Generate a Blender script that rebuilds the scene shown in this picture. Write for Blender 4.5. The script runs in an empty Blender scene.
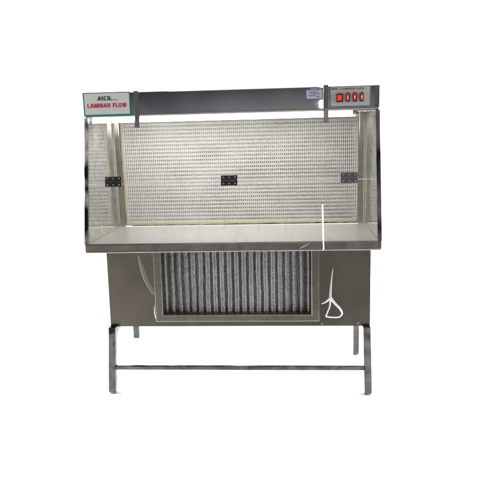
import bpy, bmesh, math, random
from mathutils import Matrix, Vector, noise
random.seed(7)
SC = bpy.context.scene
COL = SC.collection

# ------------------------------------------------------------------ camera
def axes(yaw, pitch, roll):
    cy, sy, cp, sp, cr, sr = (math.cos(yaw), math.sin(yaw), math.cos(pitch), math.sin(pitch), math.cos(roll), math.sin(roll))
    f = Vector((-sy*cp, cy*cp, -sp)); r = Vector((cy, sy, 0)); u = r.cross(f)
    return cr*r + sr*u, -sr*r + cr*u, f
cam_d = bpy.data.cameras.new('camera'); cam = bpy.data.objects.new('camera', cam_d); COL.objects.link(cam)
r_, u_, f_ = axes(.0696, .2003, -.0256)
M = Matrix((r_, u_, -f_)).transposed().to_4x4(); M.translation = (.2871, -2.7545, 1.3845)
cam.matrix_world = M
cam_d.sensor_width = 36; cam_d.lens = 36*568.54/500; cam_d.clip_start = .05; cam_d.clip_end = 200
SC.camera = cam

# ------------------------------------------------------------------ view / world / lamps
SC.view_settings.view_transform = 'Standard'; SC.view_settings.look = 'None'
SC.view_settings.exposure = 0; SC.view_settings.gamma = 1
SC.cycles.use_denoising = True; SC.cycles.use_light_tree = False
SC.cycles.max_bounces = 10; SC.cycles.transparent_max_bounces = 16
SC.cycles.sample_clamp_indirect = 6; SC.cycles.caustics_reflective = False; SC.cycles.caustics_refractive = False

W = bpy.data.worlds.new('World'); SC.world = W; W.use_nodes = True
W.cycles.sampling_method = 'NONE'      # smooth sky: lamps get the direct samples
nt = W.node_tree; nt.nodes.clear()
def nd(t, kind, **kw):
    n = t.nodes.new(kind)
    for k, v in kw.items(): setattr(n, k, v)
    return n
out = nd(nt, 'ShaderNodeOutputWorld'); bg = nd(nt, 'ShaderNodeBackground')
tc = nd(nt, 'ShaderNodeTexCoord'); sx = nd(nt, 'ShaderNodeSeparateXYZ')
nt.links.new(tc.outputs['Generated'], sx.inputs[0])
# dim workshop in front of the cabinet: brownish below, bluish at eye level, dark above
el = nd(nt, 'ShaderNodeMapRange'); el.inputs['From Min'].default_value = -.5; el.inputs['From Max'].default_value = .5
nt.links.new(sx.outputs['Z'], el.inputs['Value'])
rp = nd(nt, 'ShaderNodeValToRGB'); nt.links.new(el.outputs[0], rp.inputs[0])
e = rp.color_ramp.elements
e[0].position = 0; e[0].color = (.40, .36, .30, 1)
e[1].position = 1; e[1].color = (.16, .16, .17, 1)
for p, c in ((.40, (.47, .43, .375, 1)), (.49, (.30, .30, .31, 1)), (.535, (.64, .645, .67, 1)), (.575, (.19, .195, .21, 1))):
    k = e.new(p); k.color = c
# uneven room: lighter and darker things standing about
wn = nd(nt, 'ShaderNodeTexNoise'); wn.inputs['Scale'].default_value = 3.2; wn.inputs['Detail'].default_value = 2.5
nt.links.new(tc.outputs['Generated'], wn.inputs['Vector'])
wr = nd(nt, 'ShaderNodeMapRange'); wr.inputs['From Min'].default_value = .3; wr.inputs['From Max'].default_value = .7; wr.inputs['To Min'].default_value = .5; wr.inputs['To Max'].default_value = 1.55
nt.links.new(wn.outputs[0], wr.inputs['Value'])
wm = nd(nt, 'ShaderNodeMix', data_type='RGBA', blend_type='MULTIPLY'); wm.inputs[0].default_value = 1
nt.links.new(rp.outputs[0], wm.inputs[6]); nt.links.new(wr.outputs[0], wm.inputs[7])
# blank white behind it, added as a bright backdrop
wb = nd(nt, 'ShaderNodeMapRange', interpolation_type='SMOOTHSTEP'); wb.inputs['From Min'].default_value = .02; wb.inputs['From Max'].default_value = .22
nt.links.new(sx.outputs['Y'], wb.inputs['Value'])
mx = nd(nt, 'ShaderNodeMix', data_type='RGBA')
nt.links.new(wb.outputs[0], mx.inputs[0]); nt.links.new(wm.outputs[2], mx.inputs[6]); mx.inputs[7].default_value = (2.3, 2.3, 2.3, 1)
nt.links.new(mx.outputs[2], bg.inputs[0]); bg.inputs[1].default_value = 1; nt.links.new(bg.outputs[0], out.inputs[0])

def area(name, loc, target, sx_, sy_, power, col=(1, 1, 1)):
    l = bpy.data.lights.new(name, 'AREA'); l.shape = 'RECTANGLE'; l.size = sx_; l.size_y = sy_; l.energy = power; l.color = col
    o = bpy.data.objects.new(name, l); COL.objects.link(o); o.location = loc
    o.rotation_euler = (Vector(target)-Vector(loc)).to_track_quat('-Z', 'Y').to_euler()
    return o
area('floor_fill_light', (-3.4, .7, 1.3), (0, .5, .05), 3.2, 1.8, 370)  # added unseen side light, burns the floor out to white
area('floor_fill_light', (3.4, .7, 1.3), (0, .5, .05), 3.2, 1.8, 370)  # same added light from the other side
area('added_front_light', (.2, -2.2, 3.9), (0, .2, .7), 2.4, 1.0, 34, (1, .96, .9))  # added unseen light that lifts the front faces
# one narrow room lamp, mirrored in the acrylic and the polished steel
tl = area('strip_light', (.656, -3.2, 1.86), (.46, 0, .93), .022, .50, 1.1)
tl.data.size = .011

# ------------------------------------------------------------------ materials
def pbsdf(name):
    m = bpy.data.materials.new(name); m.use_nodes = True
    return m, m.node_tree, m.node_tree.nodes['Principled BSDF']
def plain(name, col, rough=.5, metal=0, emit=None, es=0, bump=0, bscale=200):
    m, t, b = pbsdf(name)
    b.inputs['Base Color'].default_value = (*col, 1); b.inputs['Roughness'].default_value = rough; b.inputs['Metallic'].default_value = metal
    if emit: b.inputs['Emission Color'].default_value = (*emit, 1); b.inputs['Emission Strength'].default_value = es
    tcn = nd(t, 'ShaderNodeTexCoord'); nz = nd(t, 'ShaderNodeTexNoise'); nz.inputs['Scale'].default_value = 9; nz.inputs['Detail'].default_value = 6
    t.links.new(tcn.outputs['Object'], nz.inputs['Vector'])
    mr = nd(t, 'ShaderNodeMapRange'); mr.inputs['To Min'].default_value = max(0, rough-.1); mr.inputs['To Max'].default_value = min(1, rough+.1)
    t.links.new(nz.outputs[0], mr.inputs[0]); t.links.new(mr.outputs[0], b.inputs['Roughness'])
    if bump:
        n2 = nd(t, 'ShaderNodeTexNoise'); n2.inputs['Scale'].default_value = bscale
        t.links.new(tcn.outputs['Object'], n2.inputs['Vector'])
        bp = nd(t, 'ShaderNodeBump'); bp.inputs['Strength'].default_value = bump; bp.inputs['Distance'].default_value = .002
        t.links.new(n2.outputs[0], bp.inputs['Height']); t.links.new(bp.outputs[0], b.inputs['Normal'])
    return m
def steel(name, c1, c2, rough=.2, wave=.15, wscale=5, brush=(3, 3, 260), spread=.1, patch=4.0, streak=.03, metal=1, ramp=.2, detail=8):
    """sheet steel: patchy tarnish (painted reflections on the edge frames), fine brushing, slightly wavy sheet"""
    m, t, b = pbsdf(name); b.inputs['Metallic'].default_value = metal
    tcn = nd(t, 'ShaderNodeTexCoord')
    n1 = nd(t, 'ShaderNodeTexNoise'); n1.inputs['Scale'].default_value = patch; n1.inputs['Detail'].default_value = detail; n1.inputs['Roughness'].default_value = .65
    t.links.new(tcn.outputs['Object'], n1.inputs['Vector'])
    cr = nd(t, 'ShaderNodeValToRGB'); cr.color_ramp.elements[0].position = .5-ramp; cr.color_ramp.elements[1].position = .5+ramp
    cr.color_ramp.elements[0].color = (*c1, 1); cr.color_ramp.elements[1].color = (*c2, 1)
    t.links.new(n1.outputs[0], cr.inputs[0]); t.links.new(cr.outputs[0], b.inputs['Base Color'])
    mp = nd(t, 'ShaderNodeMapping'); mp.inputs['Scale'].default_value = brush
    t.links.new(tcn.outputs['Object'], mp.inputs[0])
    n2 = nd(t, 'ShaderNodeTexNoise'); n2.inputs['Scale'].default_value = 1; n2.inputs['Detail'].default_value = 4
    t.links.new(mp.outputs[0], n2.inputs['Vector'])
    ad = nd(t, 'ShaderNodeMath', operation='ADD'); t.links.new(n1.outputs[0], ad.inputs[0]); t.links.new(n2.outputs[0], ad.inputs[1])
    mr = nd(t, 'ShaderNodeMapRange'); mr.inputs['From Min'].default_value = .6; mr.inputs['From Max'].default_value = 1.4
    mr.inputs['To Min'].default_value = max(.02, rough-spread); mr.inputs['To Max'].default_value = rough+spread
    t.links.new(ad.outputs[0], mr.inputs[0]); t.links.new(mr.outputs[0], b.inputs['Roughness'])
    n3 = nd(t, 'ShaderNodeTexNoise'); n3.inputs['Scale'].default_value = wscale; n3.inputs['Detail'].default_value = 1
    t.links.new(tcn.outputs['Object'], n3.inputs['Vector'])
    b1 = nd(t, 'ShaderNodeBump'); b1.inputs['Strength'].default_value = wave; b1.inputs['Distance'].default_value = .05
    t.links.new(n3.outputs[0], b1.inputs['Height'])
    b2 = nd(t, 'ShaderNodeBump'); b2.inputs['Strength'].default_value = streak; b2.inputs['Distance'].default_value = .002
    t.links.new(n2.outputs[0], b2.inputs['Height']); t.links.new(b1.outputs[0], b2.inputs['Normal']); t.links.new(b2.outputs[0], b.inputs['Normal'])
    return m
MT = {}
MT['body'] = steel('brushed_steel', (.19, .184, .174), (.255, .246, .233), .17, .12, 3, (150, 150, 3), .06, 3, .02)
MT['fascia'] = steel('fascia_steel', (.20, .20, .205), (.26, .26, .265), .045, .012, 3, (2, 2, 90), .02, 3, .008)
MT['lip'] = steel('worktop_rim_steel', (.17, .168, .162), (.33, .325, .31), .16, .15, 7, (5, 5, 260), .1, 7)
MT['hem'] = steel('hem_steel', (.5, .49, .47), (.7, .69, .66), .35, .05, 6)
MT['inside'] = steel('polished_side_steel', (.58, .57, .54), (.97, .96, .93), .11, .05, 9, (70, 70, 4), .08, 22, .05, .8)
MT['trim'] = steel('trim_steel', (.34, .34, .33), (.5, .49, .48), .25, .1, 6, (200, 200, 3))
MT['top'] = steel('worktop_steel', (.84, .84, .82), (.92, .915, .89), .32, .0, 5, (3, 90, 3), .03, 4, .0, .3)
MT['edge'] = steel('dark_edge_steel', (.010, .009, .013), (.24, .235, .27), .2, .3, 8, (60, 60, 5), .1, 8, .03, .6, .2, 1)  # paler patches stand in for reflections, put into the colour
MT['edge_light'] = steel('reflection_mottled_edge_steel', (.014, .010, .018), (.66, .65, .66), .2, .3, 8, (60, 60, 5), .1, 10, .03, .6, .13, 1)  # light and dark patches paint a reflection pattern into the colour
MT['leg'] = steel('leg_steel', (.042, .041, .039), (.115, .112, .107), .11, .25, 7, (200, 200, 6), .07, 12, .03, 1, .2, 3)
MT['frame'] = steel('frame_steel', (.21, .205, .185), (.27, .26, .24), .27, .012, 6, (4, 4, 60), .06, 6, .0)
MT['edge_glint'] = steel('painted_edge_glint', (.85, .85, .83), (.92, .92, .9), .5, .02, 6, metal=0)  # non-metal white, paints a glint along the worktop edge
MT['rail'] = steel('rail_steel', (.24, .235, .225), (.34, .33, .32), .4, .03, 6, metal=.2)
MT['strap'] = steel('strap_steel', (.13, .13, .135), (.20, .20, .205), .4, .05, 6)
MT['glare_ridge'] = plain('bright_glare_steel', (.95, .90, .95), .34, 1)  # near-white metal puts the lamp glare into the ridges
MT['glare_ridge_dim'] = steel('dim_glare_steel', (.26, .25, .24), (.29, .28, .265), .4, .02, 5)  # slightly paler steel for the painted soft glare at left
MT['screw'] = plain('screw_steel', (.42, .41, .40), .35, 1)
MT['grille'] = plain('grille_paint', (.83, .825, .81), .8, 0)
MT['media'] = plain('filter_paper', (.60, .59, .56), .9)
MT['bead'] = plain('cream_sealant', (.72, .66, .48), .55, 0, bump=.6, bscale=120)
MT['tube'] = plain('lit_tube', (1, 1, 1), .3, 0, (1, .98, .94), 4)
MT['tube'].cycles.emission_sampling = 'NONE'
MT['white'] = plain('white_enamel', (.82, .82, .80), .4)
MT['cap'] = plain('lamp_cap_metal', (.6, .6, .6), .3, 1)
MT['black'] = plain('black_plastic', (.012, .011, .013), .38)
MT['glareblack'] = plain('glare_greyed_plastic', (.075, .068, .085), .4)  # paler black paints the glare on the right hinge
MT['signface'] = plain('sign_card', (.50, .49, .475), .45)
MT['green'] = plain('sign_green', (.01, .17, .14), .45)
MT['dgreen'] = plain('letter_dark_green', (.006, .045, .03), .5)
MT['crimson'] = plain('letter_crimson', (.34, .006, .06), .5)
MT['bluegrey'] = plain('panel_border_blue', (.10, .13, .19), .45)
MT['panel'] = plain('panel_grey', (.34, .34, .35), .4)
MT['ink'] = plain('black_ink', (.012, .012, .012), .5)
MT['bezel'] = plain('switch_bezel', (.02, .006, .006), .3)
MT['redlit'] = plain('lit_red_rocker', (.5, .01, .008), .3, 0, (1, .03, .018), .62)
MT['redglow'] = plain('lit_red_lamp_window', (.8, .2, .15), .3, 0, (1, .30, .20), 1.0)
MT['bluelab'] = plain('label_blue', (.055, .055, .20), .4)
MT['labface'] = plain('label_foil', (.36, .36, .43), .35)
MT['floor'] = plain('white_floor_paint', (.93, .93, .93), .7)
MT['foot'] = plain('white_nylon', (.9, .9, .9), .5)

# acrylic: clear sheet, mirror by Fresnel, faint smears
def acrylic():
    m = bpy.data.materials.new('clear_acrylic'); m.use_nodes = True; t = m.node_tree; t.nodes.clear()
    o = nd(t, 'ShaderNodeOutputMaterial'); tr = nd(t, 'ShaderNodeBsdfTransparent'); tr.inputs[0].default_value = (.985, .985, .975, 1)
    gl = nd(t, 'ShaderNodeBsdfGlossy'); gl.inputs['Roughness'].default_value = .015
    df = nd(t, 'ShaderNodeBsdfDiffuse'); df.inputs[0].default_value = (.8, .8, .8, 1)
    fr = nd(t, 'ShaderNodeFresnel'); fr.inputs[0].default_value = 1.49
    m1 = nd(t, 'ShaderNodeMixShader'); m2 = nd(t, 'ShaderNodeMixShader')
    tcn = nd(t, 'ShaderNodeTexCoord'); mp = nd(t, 'ShaderNodeMapping'); mp.inputs['Scale'].default_value = (5, 5, 2.2)
    t.links.new(tcn.outputs['Object'], mp.inputs[0])
    nz = nd(t, 'ShaderNodeTexNoise'); nz.inputs['Scale'].default_value = 2; nz.inputs['Detail'].default_value = 9; nz.inputs['Distortion'].default_value = 1.2
    t.links.new(mp.outputs[0], nz.inputs['Vector'])
    mr = nd(t, 'ShaderNodeMapRange'); mr.inputs['From Min'].default_value = .5; mr.inputs['From Max'].default_value = .75; mr.inputs['To Min'].default_value = .012; mr.inputs['To Max'].default_value = .10
    t.links.new(nz.outputs[0], mr.inputs[0])
    t.links.new(mr.outputs[0], m1.inputs[0]); t.links.new(tr.outputs[0], m1.inputs[1]); t.links.new(df.outputs[0], m1.inputs[2])
    t.links.new(fr.outputs[0], m2.inputs[0]); t.links.new(m1.outputs[0], m2.inputs[1]); t.links.new(gl.outputs[0], m2.inputs[2])
    t.links.new(m2.outputs[0], o.inputs[0]); return m
MT['acrylic'] = acrylic()
MT['acedge'] = plain('frosted_acrylic_edge', (.8, .8, .78), .6)

MT['grille'].node_tree.nodes['Principled BSDF'].inputs['Specular IOR Level'].default_value = .15
def mesh_screen():
    """pleated prefilter under fine woven wire"""
    m, t, b = pbsdf('woven_wire_pleats'); b.inputs['Roughness'].default_value = .45; b.inputs['Metallic'].default_value = .6
    tcn = nd(t, 'ShaderNodeTexCoord')
    v = nd(t, 'ShaderNodeTexVoronoi'); v.inputs['Scale'].default_value = 150
    n = nd(t, 'ShaderNodeTexNoise'); n.inputs['Scale'].default_value = 7; n.inputs['Detail'].default_value = 7
    t.links.new(tcn.outputs['Object'], v.inputs['Vector']); t.links.new(tcn.outputs['Object'], n.inputs['Vector'])
    cr = nd(t, 'ShaderNodeValToRGB'); cr.color_ramp.elements[0].color = (.42, .42, .415, 1); cr.color_ramp.elements[1].color = (.22, .22, .218, 1)
    cr.color_ramp.elements[0].position = .15; cr.color_ramp.elements[1].position = .75
    t.links.new(v.outputs['Distance'], cr.inputs[0])
    mxx = nd(t, 'ShaderNodeMix', data_type='RGBA', blend_type='MULTIPLY'); mxx.inputs[0].default_value = .5
    t.links.new(cr.outputs[0], mxx.inputs[6]); t.links.new(n.outputs[0], mxx.inputs[7]); t.links.new(mxx.outputs[2], b.inputs['Base Color'])
    bp = nd(t, 'ShaderNodeBump'); bp.inputs['Strength'].default_value = .6; bp.inputs['Distance'].default_value = .003; bp.invert = True
    t.links.new(v.outputs['Distance'], bp.inputs['Height']); t.links.new(bp.outputs[0], b.inputs['Normal'])
    return m
MT['pleat'] = mesh_screen()

# ------------------------------------------------------------------ mesh helpers
class MB:
    def __init__(s): s.v, s.f, s.m, s.sm = [], [], [], []
    def poly(s, pts, faces, mi=0, smooth=False):
        o = len(s.v); s.v += [tuple(p) for p in pts]
        for f in faces: s.f.append([o+i for i in f]); s.m.append(mi); s.sm.append(smooth)
    def hexa(s, p, mi=0):       # p: 4 bottom + 4 top, both counter-clockwise from above
        s.poly(p, [(3, 2, 1, 0), (4, 5, 6, 7), (0, 1, 5, 4), (1, 2, 6, 5), (2, 3, 7, 6), (3, 0, 4, 7)], mi)
    def box(s, x0, x1, y0, y1, z0, z1, mi=0):
        s.hexa([(x0, y0, z0), (x1, y0, z0), (x1, y1, z0), (x0, y1, z0), (x0, y0, z1), (x1, y0, z1), (x1, y1, z1), (x0, y1, z1)], mi)
    def prism(s, prof, axis, a0, a1, mi=0):   # closed profile in the other two axes
        n = len(prof)
        def P(a, q): return {'x': (a, q[0], q[1]), 'y': (q[0], a, q[1]), 'z': (q[0], q[1], a)}[axis]
        pts = [P(a0, q) for q in prof] + [P(a1, q) for q in prof]
        s.poly(pts, [tuple(range(n))[::-1], tuple(range(n, 2*n))] + [(i, (i+1) % n, n+(i+1) % n, n+i) for i in range(n)], mi)
    def tube(s, path, rad, seg=10, mi=0, squash=1.0):
        pts = [Vector(p) for p in path]; n = len(pts); rs = rad if isinstance(rad, (list, tuple)) else [rad]*n
        V = []
        for i, p in enumerate(pts):
            t = (pts[min(i+1, n-1)]-pts[max(i-1, 0)]).normalized()
            a = Vector((0, -1, 0)) if abs(t.y) < .9 else Vector((0, 0, 1))
            bx = t.cross(a).normalized(); a = bx.cross(t).normalized()
            for k in range(seg):
                q = 2*math.pi*k/seg; V.append(p + bx*rs[i]*math.cos(q) + a*rs[i]*squash*math.sin(q))
        F = [(i*seg+k, i*seg+(k+1) % seg, (i+1)*seg+(k+1) % seg, (i+1)*seg+k) for i in range(n-1) for k in range(seg)]
        s.poly(V, F, mi, True)
        s.poly(V[:seg], [tuple(range(seg))[::-1]], mi); s.poly(V[-seg:], [tuple(range(seg))], mi)
    def build(s, name, mats, parent=None, bevel=0, seg=2):
        me = bpy.data.meshes.new(name); me.from_pydata(s.v, [], s.f)
        for m in (mats if isinstance(mats, (list, tuple)) else [mats]): me.materials.append(m)
        for p, mi, sm in zip(me.polygons, s.m, s.sm): p.material_index = mi; p.use_smooth = sm
        bm = bmesh.new(); bm.from_mesh(me); bmesh.ops.recalc_face_normals(bm, faces=bm.faces)
        if bevel:
            ed = [e_ for e_ in bm.edges if len(e_.link_faces) == 2 and e_.calc_face_angle(0) > .6]
            bmesh.ops.bevel(bm, geom=ed, offset=bevel, segments=seg, profile=.5, affect='EDGES', clamp_overlap=True)
        bm.to_mesh(me); bm.free()
        o = bpy.data.objects.new(name, me); COL.objects.link(o)
        if parent: o.parent = parent
        return o
def glyph(ch, w):
    """bold block letter as convex pieces in a unit-height cell -> (width, pieces)"""
    P = []; h = w*.82
    V = lambda x, a=0, b=1: P.append([(x, a), (x+w, a), (x+w, b), (x, b)])
    H = lambda x0, x1, z: P.append([(x0, z), (x1, z), (x1, z+h), (x0, z+h)])
    D = lambda x0, x1, a=0, b=1, k=1.1: P.append([(x0, a), (x0+w*k, a), (x1+w*k, b), (x1, b)])
    def arc(cx, cz, rx, rz, a0, a1, n):
        for i in range(n):
            p, q = (math.radians(a0+(a1-a0)*(i+d)/n) for d in (0, 1))
            P.append([(cx+rx*math.cos(p), cz+rz*math.sin(p)), (cx+rx*math.cos(q), cz+rz*math.sin(q)),
                      (cx+(rx-w)*math.cos(q), cz+(rz-h)*math.sin(q)), (cx+(rx-w)*math.cos(p), cz+(rz-h)*math.sin(p))])
    if ch == 'L': V(0); H(w, .60, 0); return .60, P
    if ch == 'I': V(0); return w, P
    if ch == 'A': D(0, .30); D(.64, .34); H(.26, .60, .22); return .64+w*1.1, P
    if ch == 'M': V(0); V(.72); D(.36, 0+w*.4, .0, 1, 1.0); D(.36, .72-w*.4, 0, 1, 1.0); return .72+w, P
    if ch == 'N': V(0); V(.56); D(.56-w*.2, w*.2, 0, 1, 1.0); return .56+w, P
    if ch == 'R': V(0); H(w, .42, 1-h); H(w, .42, .42); arc(.42, (1.42)/2, .28, .29, 90, -90, 8); D(.52, .30, 0, .43); return .74, P
    if ch == 'F': V(0); H(w, .60, 1-h); H(w, .54, .43); return .60, P
    if ch == 'O': arc(.41, .5, .41, .52, 0, 360, 22); return .82, P
    if ch == 'C': arc(.40, .5, .40, .52, 48, 312, 18); return .70, P
    if ch == 'W': D(.20, 0); D(.20, .42, 0, 1, 1.0); D(.62, .42); D(.62, .84, 0, 1, 1.0); return .84+w, P
    if ch == '.': P.append([(0, 0), (1, 0), (1, 1), (0, 1)]); return 1, P
    return .34, P
def text(name, body, x0, x1, z0, z1, y, mat, parent, bold=.23, slant=0., gap=.13):
    cells = []; cx = 0
    for ch in body:
        wd, P = glyph(ch, bold); cells += [[(cx+px+(slant*pz if ch == 'A' else 0), pz) for px, pz in q] for q in P]; cx += wd+gap
    cx -= gap; m = MB()
    for k, q in enumerate(cells):
        d = .0004+.00003*(k % 9)
        pts = [(x0+px/cx*(x1-x0), z0+pz*(z1-z0)) for px, pz in q]; n = len(pts)
        m.poly([(px, y-d-.0003, pz) for px, pz in pts]+[(px, y, pz) for px, pz in pts],
               [tuple(range(n)), tuple(range(n, 2*n))[::-1]]+[(i, n+i, n+(i+1) % n, (i+1) % n) for i in range(n)])
    return m.build(name, mat, parent)

# ------------------------------------------------------------------ setting
fl = MB(); ZF = -.061
fl.poly([(-25, -.78, ZF), (25, -.78, ZF), (25, 40, ZF), (-25, 40, ZF)], [(0, 1, 2, 3)])
flo = fl.build('floor', MT['floor']); flo['kind'] = 'structure'

# ------------------------------------------------------------------ the cabinet
root = bpy.data.objects.new('laminar_flow_cabinet', None); COL.objects.link(root)
root['label'] = 'stainless steel laminar flow cabinet with clear front and lit tube on four legs'
root['category'] = 'laminar flow cabinet'

# ---- top housing
YH, HW = .145, .7375
m = MB(); m.prism([(YH, 1.499), (YH, 1.606), (YH+.012, 1.6095), (.90, 1.6095), (.90, 1.499)], 'x', -HW, HW)
hood = m.build('top_housing', MT['fascia'], root, .0022)
m = MB(); m.prism([(YH+.0025, 1.4985), (YH+.0025, 1.492), (YH+.007, 1.488), (YH+.016, 1.490), (YH+.016, 1.4985)], 'x', -HW+.003, HW-.003)
m.build('bottom_flange', MT['hem'], hood, .001)  # pale steel puts the tube's glow into the flange colour
m = MB(); m.prism([(.716, YH-.0012), (.7365, YH-.0012), (.7365, YH+.001), (.716, YH+.001)], 'z', 1.502, 1.604)
m.build('end_cap', MT['strap'], hood, .0005)

# ---- sign
m = MB(); m.box(-.7385, -.4965, YH-.006, YH-.0006, 1.493, 1.6105)
sg = m.build('name_sign', MT['green'], root, .0008)
m = MB(); m.box(-.7305, -.5015, YH-.0072, YH-.0058, 1.5025, 1.6055); m.build('sign_face', MT['signface'], sg)
text('lettering', 'AICIL', -.6655, -.5885, 1.5700, 1.5905, YH-.0072, MT['dgreen'], sg, .24, .12)
text('lettering', '...', -.583, -.564, 1.5700, 1.5735, YH-.0072, MT['dgreen'], sg, gap=.9)
text('lettering', 'LAMINAR FLOW', -.7165, -.5165, 1.5355, 1.5560, YH-.0072, MT['crimson'], sg)

# ---- switch panel
m = MB(); m.box(.4965, .6945, YH-.004, YH-.0006, 1.5065, 1.6030)
sp = m.build('switch_panel', MT['bluegrey'], root, .0008)
m = MB(); m.box(.5005, .6885, YH-.005, YH-.0038, 1.5105, 1.5995); m.build('panel_face', MT['panel'], sp)
text('lettering', 'AICIL', .5035, .5345, 1.5885, 1.5955, YH-.005, MT['ink'], sp, .26, .12)
text('lettering', '...', .5375, .5475, 1.5885, 1.5900, YH-.005, MT['ink'], sp, gap=.9)
text('lettering', 'LAMINAR FLOW', .5515, .6625, 1.5875, 1.5950, YH-.005, MT['crimson'], sp)
def rocker(xc, zc, w, h, wide):
    y = YH-.005; m = MB()
    m.box(xc-w/2, xc+w/2, y-.008, y-.0002, zc-h/2, zc+h/2, 0)
    iw, ih = (w/2-.0065, h/2-.0075) if wide else (w/2-.0048, h/2-.0062)
    m.prism([(y-.0095, zc-ih), (y-.0082, zc-.002), (y-.0135, zc+ih), (y-.007, zc+ih), (y-.007, zc-ih)], 'x', xc-iw, xc+iw, 1)
    if not wide: m.box(xc-.0022, xc+.0022, y-.0128, y-.0098, zc-.006, zc+.006, 2)
    m.build('rocker_switch', [MT['bezel'], MT['redlit'], MT['redglow']], sp, .0006, 1)
    k = MB(); k.box(xc-.0035, xc+.0035, y-.0008, y-.0001, zc+h/2+.0045, zc+h/2+.0062)
    k.build('printed_mark', MT['ink'], sp)
rocker(.5425, 1.549, .034, .040, True)
for x_ in (.5822, .6160, .6498): rocker(x_, 1.5500, .0205, .040, False)

# ---- rating label
m = MB(); m.box(.3775, .4640, YH-.0018, YH-.0005, 1.5435, 1.6005)
lb = m.build('rating_label', MT['bluelab'], root)
m = MB(); m.box(.3815, .4600, YH-.0026, YH-.0017, 1.5480, 1.5900); m.build('label_face', MT['labface'], lb)
m = MB()
for x0, x1, z in ((.395, .432, 1.579), (.402, .445, 1.571), (.392, .425, 1.562), (.43, .448, 1.558)):
    m.box(x0, x1, YH-.0031, YH-.0025, z, z+.0028)
m.build('printed_mark', MT['bluelab'], lb)
m = MB(); m.box(.402, .436, YH-.0022, YH-.0016, 1.5935, 1.5975); m.box(.442, .456, YH-.0022, YH-.0016, 1.593, 1.598); m.build('printed_mark', MT['labface'], lb)

# ---- front panes (slanted), seam and hinges
N = Vector((0, -.638, .145)).normalized(); UP = Vector((0, .145, .638)).normalized(); P0 = Vector((0, 0, .859))
def pane_pt(x, z, off=0.): t = (z-.859)/UP.z; return P0 + UP*t + N*off + Vector((x, 0, 0))
def pane_slab(m, x0, x1, z0, z1, o0, o1, mi=0):
    m.hexa([pane_pt(x0, z0, o1), pane_pt(x1, z0, o1), pane_pt(x1, z0, o0), pane_pt(x0, z0, o0),
            pane_pt(x0, z1, o1), pane_pt(x1, z1, o1), pane_pt(x1, z1, o0), pane_pt(x0, z1, o0)], mi)
for z0, z1, ez in ((.822, 1.1545, 1), (1.1585, 1.488, 0)):
    m = MB(); pane_slab(m, -.7185, .7185, z0, z1, .002, .006)
    pn = m.build('front_pane', MT['acrylic'], root)
    m = MB()
    if ez: pane_slab(m, -.7185, .7185, z1+.0002, z1+.0022, .002, .006)
    else: pane_slab(m, -.7185, .7185, z0-.0008, z0-.0002, .002, .006)
    m.build('pane_edge', MT['acedge'], pn)
def hinge(xc, zc, mat):
    m = MB(); w = .041
    for s_ in (-1, 1):
        pane_slab(m, xc-w, xc+w, zc+(.004 if s_ > 0 else -.0245), zc+(.0245 if s_ > 0 else -.004), .0062, .0105)
    for i in range(5):
        x0 = xc-w+i*2*w/5+.0006; x1 = x0+2*w/5-.0012
        m.tube([pane_pt(x0, zc, .011), pane_pt(x1, zc, .011)], .0052, 12)
    h = m.build('hinge', mat, root, .0008)
    for s_ in (-1, 1):
        for k in (-1, 0, 1):
            c = pane_pt(xc+k*.029, zc+s_*.0150, 0); q = MB()
            q.tube([c+N*.0100, c+N*.0122], [.0046, .0032], 12)
            q.build('screw', MT['screw'], h)
hinge(-.589, 1.1675, MT['black']); hinge(-.004, 1.1625, MT['black']); hh = hinge(.585, 1.1640, MT['glareblack'])

# ---- hanging straps
def strap(xc):
    m = MB(); a = [(YH-.0006, 1.6125), (YH-.0006, 1.500), (YH-.0200, 1.4335)]; b_ = [(y-.0032, z) for y, z in a]
    b_[2] = (a[2][0]-.0032, a[2][1]); prof = a + b_[::-1]
    m.prism(prof, 'x', xc-.0115, xc+.0115); m.build('strap', MT['strap'], root, .0008)
strap(-.4665); strap(.4770)

# ---- side walls with slanted front edge, dark edge frames
for s_ in (-1, 1):
    m = MB(); prof = [(.010, .860), (.600, .860), (.600, 1.4985), (.155, 1.4985)]
    x0, x1 = sorted((s_*.728, s_*.7365)); m.prism(prof, 'x', x0, x1)
    m.build('side_wall', MT['inside'], root, .0005)
    m = MB(); x0, x1 = sorted((s_*.7195, s_*.7385)); pane_slab(m, x0, x1, .8605, 1.487, -.012, .007)
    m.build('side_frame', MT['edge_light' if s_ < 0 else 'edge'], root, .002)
    # corner trim between filter and side wall
    m = MB(); x0, x1 = sorted((s_*.692, s_*.7275)); m.box(x0, x1, .572, .5975, .8605, 1.4975); m.build('corner_trim', MT['trim'], root, .004)

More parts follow.
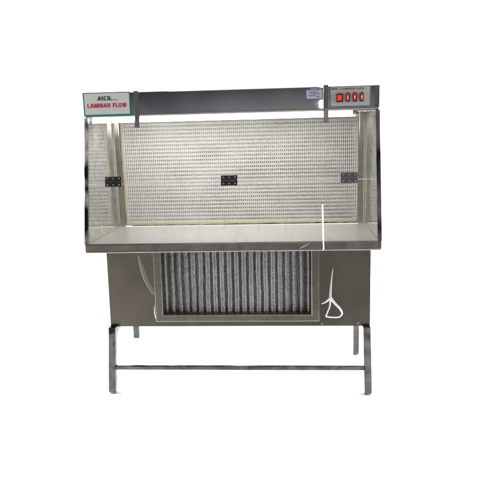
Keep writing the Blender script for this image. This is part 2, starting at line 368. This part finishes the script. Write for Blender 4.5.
# ---- chamber back: pleated filter behind a perforated face
def grille():
    NX, NZ = 116, 27; X0, X1, Z0, Z1 = -.672, .684, .884, 1.4765; dx, dz = (X1-X0)/NX, (Z1-Z0)/NZ
    V, F = [], []; y = .588
    for j in range(NZ):
        for i in range(NX):
            cx, cz = X0+(i+.5)*dx, Z0+(j+.5)*dz
            k = .5 + .5*noise.noise(Vector((cx*6, cz*9, 3.1))) + .35*(cx+.1)
            k = max(0, min(1, k))
            rx, rz = dx*(.15+.12*k), dz*(.19+.12*k)
            jx, jz = dx*.06*noise.noise(Vector((i*.7, j*.9, 0))), dz*.04*noise.noise(Vector((i*.31, j*.8, 5)))
            o = len(V); x0, x1, z0, z1 = cx-dx/2, cx+dx/2, cz-dz/2, cz+dz/2
            V += [(x1, y-.0012, cz), (x1, y-.0012, z1), (cx, y+.001, z1), (x0, y-.0012, z1), (x0, y-.0012, cz), (x0, y-.0012, z0), (cx, y+.001, z0), (x1, y-.0012, z0)]
            for a in range(8):
                q = a*math.pi/4; V.append((cx+jx+rx*math.cos(q)*1.1, y+.003, cz+jz+rz*math.sin(q)*1.1))
            F += [(o+a, o+(a+1) % 8, o+8+(a+1) % 8, o+8+a) for a in range(8)]
    me = bpy.data.meshes.new('filter_grille'); me.from_pydata(V, [], F); me.materials.append(MT['grille'])
    o = bpy.data.objects.new('filter_grille', me); COL.objects.link(o); o.parent = root
    return o
grille()
m = MB(); n = 116*2
pts = []; 
for i in range(n+1): 
    x = -.69+1.38*i/n; pts += [(x, .600+(.006 if i % 2 else 0), .866), (x, .600+(.006 if i % 2 else 0), 1.478)]
m.poly(pts, [(2*i, 2*i+2, 2*i+3, 2*i+1) for i in range(n)]); m.build('filter_media', MT['media'], root)
# cream sealant border
def bead(p, q, wid, name='sealant_bead'):
    P, Q = Vector(p), Vector(q); k = 60; path = [P.lerp(Q, i/k) for i in range(k+1)]
    path = [v+Vector((0, 0, .0025*noise.noise(v*40))) for v in path]
    rad = [wid*(1+.25*noise.noise(v*55)) for v in path]
    m = MB(); m.tube(path, rad, 8, 0, .35); m.build(name, MT['bead'], root)
bead((-.682, .588, .872), (-.682, .588, 1.476), .0115)
bead((-.690, .587, .8740), (.690, .587, .8765), .0105)
bead((.688, .588, .872), (.688, .588, 1.476), .0055)
m = MB(); m.box(-.6915, .6915, .574, .5975, 1.4785, 1.4978); m.build('header_trim', MT['trim'], root, .002)

for s_ in (-1, 1):
    bead((s_*.7245, .569, .865), (s_*.7245, .569, 1.490), .0042)
    bead((s_*.7255, .02, .8605), (s_*.7255, .566, .8605), .0050)

# ---- lamp under the housing
m = MB(); m.prism([(.165, 1.4984), (.235, 1.4984), (.225, 1.4905), (.172, 1.4905)], 'x', -.7185, .645)
lf = m.build('lamp_fitting', MT['white'], root, .001)
m = MB(); m.tube([(-.712, .19, 1.4735), (.610, .19, 1.4735)], .0135, 20); m.build('tube_lamp', MT['tube'], lf)
tube_l = area('tube_light', (-.04, .194, 1.4592), (-.02, .44, .98), 1.285, .020, 4.7, (1, .98, .95))
for x0, x1 in ((-.7185, -.7125), (.6105, .634)):
    m = MB(); m.box(x0, x1, .175, .205, 1.459, 1.4903); m.build('lamp_holder', MT['white'], lf, .003)

# ---- worktop tray
m = MB(); m.box(-.7275, .7275, .004, .598, .846, .859)
wt = m.build('worktop', MT['top'], root, .001)
m = MB(); m.prism([(0, .824), (0, .8575), (.0025, .8602), (.0038, .8602), (.0038, .824)], 'x', -.7375, .7375)
m.box(-.7375, -.7280, .0036, .62, .824, .8595); m.box(.7280, .7375, .0036, .62, .824, .8595)
m.build('rim', MT['lip'], wt, .0008)
m = MB(); m.box(-.7270, .7270, .0040, .0140, .8592, .8635); m.build('front_edge_glint', MT['edge_glint'], wt, .0006)  # added strip, whitened to read as a glint
m = MB(); m.box(-.7375, .7375, -.0022, .02, .8165, .8237); m.build('hem', MT['hem'], wt, .0015)
m = MB(); m.box(-.7285, .7285, .0205, .62, .8215, .8236); m.build('underside', MT['lip'], wt)
# bright raised strip standing in for lamp glare on the rim
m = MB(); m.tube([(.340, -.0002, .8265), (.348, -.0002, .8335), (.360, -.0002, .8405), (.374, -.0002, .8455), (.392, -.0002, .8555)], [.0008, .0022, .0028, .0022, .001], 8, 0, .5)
m.build('rim_glare_mark', MT['glare_ridge'], wt)

# ---- lower housing with filter opening
YB, BW, B0, B1 = .297, .7290, .334, .8205
ox0, ox1, oz0, oz1 = -.440, .425, .385, .795
def plate(): 
    m = MB(); xs = [-BW, ox0, ox1, BW]; zs = [B0, oz0, oz1, B1]
    for i in range(3):
        for j in range(3):
            if (i, j) == (1, 1): continue
            m.poly([(xs[i], YB, zs[j]), (xs[i+1], YB, zs[j]), (xs[i+1], YB, zs[j+1]), (xs[i], YB, zs[j+1])], [(0, 1, 2, 3)])
    m.poly([(-BW, YB, B0), (-BW, .90, B0), (-BW, .90, B1), (-BW, YB, B1)], [(0, 1, 2, 3)])
    m.poly([(BW, YB, B0), (BW, .90, B0), (BW, .90, B1), (BW, YB, B1)], [(0, 1, 2, 3)])
    m.poly([(-BW, YB, B0), (BW, YB, B0), (BW, .90, B0), (-BW, .90, B0)], [(0, 1, 2, 3)])
    m.poly([(-BW, .90, B0), (BW, .90, B0), (BW, .90, B1), (-BW, .90, B1)], [(0, 1, 2, 3)])
    return m.build('lower_housing', MT['body'], root)
lh = plate()
bm = bmesh.new(); bm.from_mesh(lh.data); bmesh.ops.remove_doubles(bm, verts=bm.verts, dist=1e-5); bmesh.ops.recalc_face_normals(bm, faces=bm.faces)
ed = [e_ for e_ in bm.edges if len(e_.link_faces) == 2 and e_.calc_face_angle(0) > .6]
bmesh.ops.bevel(bm, geom=ed, offset=.003, segments=3, profile=.5, affect='EDGES'); bm.to_mesh(lh.data); bm.free()
for x_, z_ in ((.4655, .347), (.664, .349), (-.4735, .742)):
    q = MB(); q.tube([(x_, YB+.001, z_), (x_, YB-.0035, z_)], [.0055, .0035], 12); q.build('rivet', MT['screw'], lh)
# raised strips shaped like lamp glare on the right and left panels
def glare_ridge(name, path, rad, mat, sq=.35):
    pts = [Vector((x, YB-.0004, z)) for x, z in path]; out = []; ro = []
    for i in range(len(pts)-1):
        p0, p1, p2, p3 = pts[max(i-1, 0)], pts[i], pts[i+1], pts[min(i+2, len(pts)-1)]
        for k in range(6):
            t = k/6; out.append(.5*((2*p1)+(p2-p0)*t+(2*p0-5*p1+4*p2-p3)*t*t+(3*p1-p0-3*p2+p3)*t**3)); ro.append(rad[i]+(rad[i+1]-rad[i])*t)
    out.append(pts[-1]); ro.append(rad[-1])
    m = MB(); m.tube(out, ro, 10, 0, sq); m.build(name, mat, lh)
glare_ridge('glare_mark', [(.527, .658), (.5206, .618), (.5137, .544), (.5105, .492)], [.0008, .003, .005, .0075], MT['glare_ridge'])
glare_ridge('glare_mark', [(.5125, .496), (.489, .473), (.463, .459)], [.008, .006, .002], MT['glare_ridge'])
glare_ridge('glare_mark', [(.5115, .492), (.5085, .447), (.4976, .418), (.4866, .389)], [.0065, .0042, .0042, .005], MT['glare_ridge'])
glare_ridge('glare_mark', [(.5105, .494), (.5388, .458), (.561, .435), (.576, .406), (.561, .386), (.528, .383), (.4866, .388)], [.008, .006, .0055, .0052, .005, .0048, .005], MT['glare_ridge'])
glare_ridge('glare_mark', [(-.5475, .7425), (-.534, .677), (-.513, .605), (-.481, .54), (-.468, .515)], [.004, .010, .012, .010, .003], MT['glare_ridge_dim'], .025)
glare_ridge('glare_mark', [(-.4705, .455), (-.4715, .42), (-.468, .392), (-.462, .368)], [.001, .0035, .004, .002], MT['glare_ridge'])

# ---- filter frame: four mitred bars
fx0, fx1, fz0, fz1 = -.4635, .4510, .3645, .810
ix0, ix1, iz0, iz1 = -.4095, .3965, .4115, .765
def bar(pts_out, pts_in):
    m = MB(); o0, o1 = pts_out; i0, i1 = pts_in; d = []
    for (ax, az), (bx_, bz) in ((o0, i0), (o1, i1)):
        L = lambda t, y: (ax+(bx_-ax)*t, y, az+(bz-az)*t)
        d.append([L(0, YB-.0005), L(0, YB-.013), L(.10, YB-.015), L(.72, YB-.015), L(.80, YB-.012), L(1, YB+.022), L(.98, YB+.028), L(.2, YB-.0005)])
    k = len(d[0]); m.poly(d[0]+d[1], [tuple(range(k))[::-1], tuple(range(k, 2*k))]+[(i, (i+1) % k, k+(i+1) % k, k+i) for i in range(k)])
    return m
g = .0004
ff = bar(((fx0, fz0+g), (fx0, fz1-g)), ((ix0, iz0+g), (ix0, iz1-g))).build('filter_frame', MT['frame'], root)
bar(((fx1, fz0+g), (fx1, fz1-g)), ((ix1, iz0+g), (ix1, iz1-g))).build('frame_bar', MT['frame'], ff)
bar(((fx0+g, fz0), (fx1-g, fz0)), ((ix0+g, iz0), (ix1-g, iz0))).build('frame_bar', MT['frame'], ff)
bar(((fx0+g, fz1), (fx1-g, fz1)), ((ix0+g, iz1), (ix1-g, iz1))).build('frame_bar', MT['frame'], ff)
for x_, z_ in ((-.437, .685), (-.437, .568), (.424, .568), (.424, .70), (-.2, .386), (.2, .386)):
    q = MB(); q.tube([(x_, YB-.0145, z_), (x_, YB-.0175, z_)], [.0042, .003], 10); q.build('screw', MT['frame'], ff)

# ---- pleated prefilter
m = MB(); NP = 20; per = 14; NZ = 50; X0, X1 = -.412, .399; pts = []
nx = NP*per+1
for j in range(NZ+1):
    z = .405+.375*j/NZ
    for i in range(nx):
        u = i/per; cell = round(u)
        s_ = 2*abs(math.cos(math.pi*u))**.8-1
        wob = .0035*noise.noise(Vector((cell*1.7, z*7, 2)))+.0012*noise.noise(Vector((cell*1.7, z*40, 8)))
        pts.append((X0+(X1-X0)*i/(nx-1)+wob, YB+.036-.0095*s_+.0015*noise.noise(Vector((cell*3.1, z*30, 1))), z))
m.poly(pts, [(j*nx+i, j*nx+i+1, (j+1)*nx+i+1, (j+1)*nx+i) for j in range(NZ) for i in range(nx-1)], 0, True)
m.build('pleated_prefilter', MT['pleat'], root)

# ---- stand
def leg(xt, xb, yt, yb, zt, zb, w=.020, foot='black'):
    m = MB(); m.hexa([(xb-w, yb-w, zb), (xb+w, yb-w, zb), (xb+w, yb+w, zb), (xb-w, yb+w, zb), (xt-w, yt-w, zt), (xt+w, yt-w, zt), (xt+w, yt+w, zt), (xt-w, yt+w, zt)])
    l = m.build('leg', MT['leg'], root, .0035, 3)
    q = MB()
    if foot == 'black': q.tube([(xb, yb, ZF), (xb, yb, ZF+.004), (xb, yb, zb+.002)], [w*.86, w*.98, w*.92], 20); q.build('foot', MT['strap'], l)
    else:
        q.tube([(xb, yb, zb+.002), (xb, yb, zb-.012), (xb, yb, zb-.022), (xb, yb, zb-.023), (xb, yb, ZF+.008), (xb, yb, ZF+.006), (xb, yb, ZF)], [w*.95, w*.95, w*.5, .008, .008, .018, .02], 18); q.build('foot', MT['foot'], l)
leg(-.7106, -.7380, .251, .251, .341, ZF+.012); leg(.7075, .7210, .251, .251, .339, ZF+.012)
leg(-.7420, -.7440, .84, .84, .3292, .060, .0195, 'white'); leg(.7190, .7220, .84, .84, .3292, ZF+.012, .0185)
m = MB(); m.box(-.7095, .6975, .241, .262, .084, .106); m.build('stretcher', MT['leg'], root, .003, 3)
for x0, x1 in ((-.7106, -.7420), (.7075, .7190)):
    w = .0185; m = MB()
    m.hexa([(x0-w, .2714, .300), (x0+w, .2714, .300), (x1+w, .8195, .300), (x1-w, .8195, .300), (x0-w, .2714, .3292), (x0+w, .2714, .3292), (x1+w, .8195, .3292), (x1-w, .8195, .3292)])
    m.build('side_rail', MT['rail'], root, .002)

# ---- the lower front leans forward towards its foot
def lean(o):
    for v in o.data.vertices:
        if v.co.y < .45: v.co.y -= .052*(.8205-v.co.z)
    for c in o.children: lean(c)
for o in list(root.children):
    if o.name in ('lower_housing', 'filter_frame', 'pleated_prefilter'): lean(o)
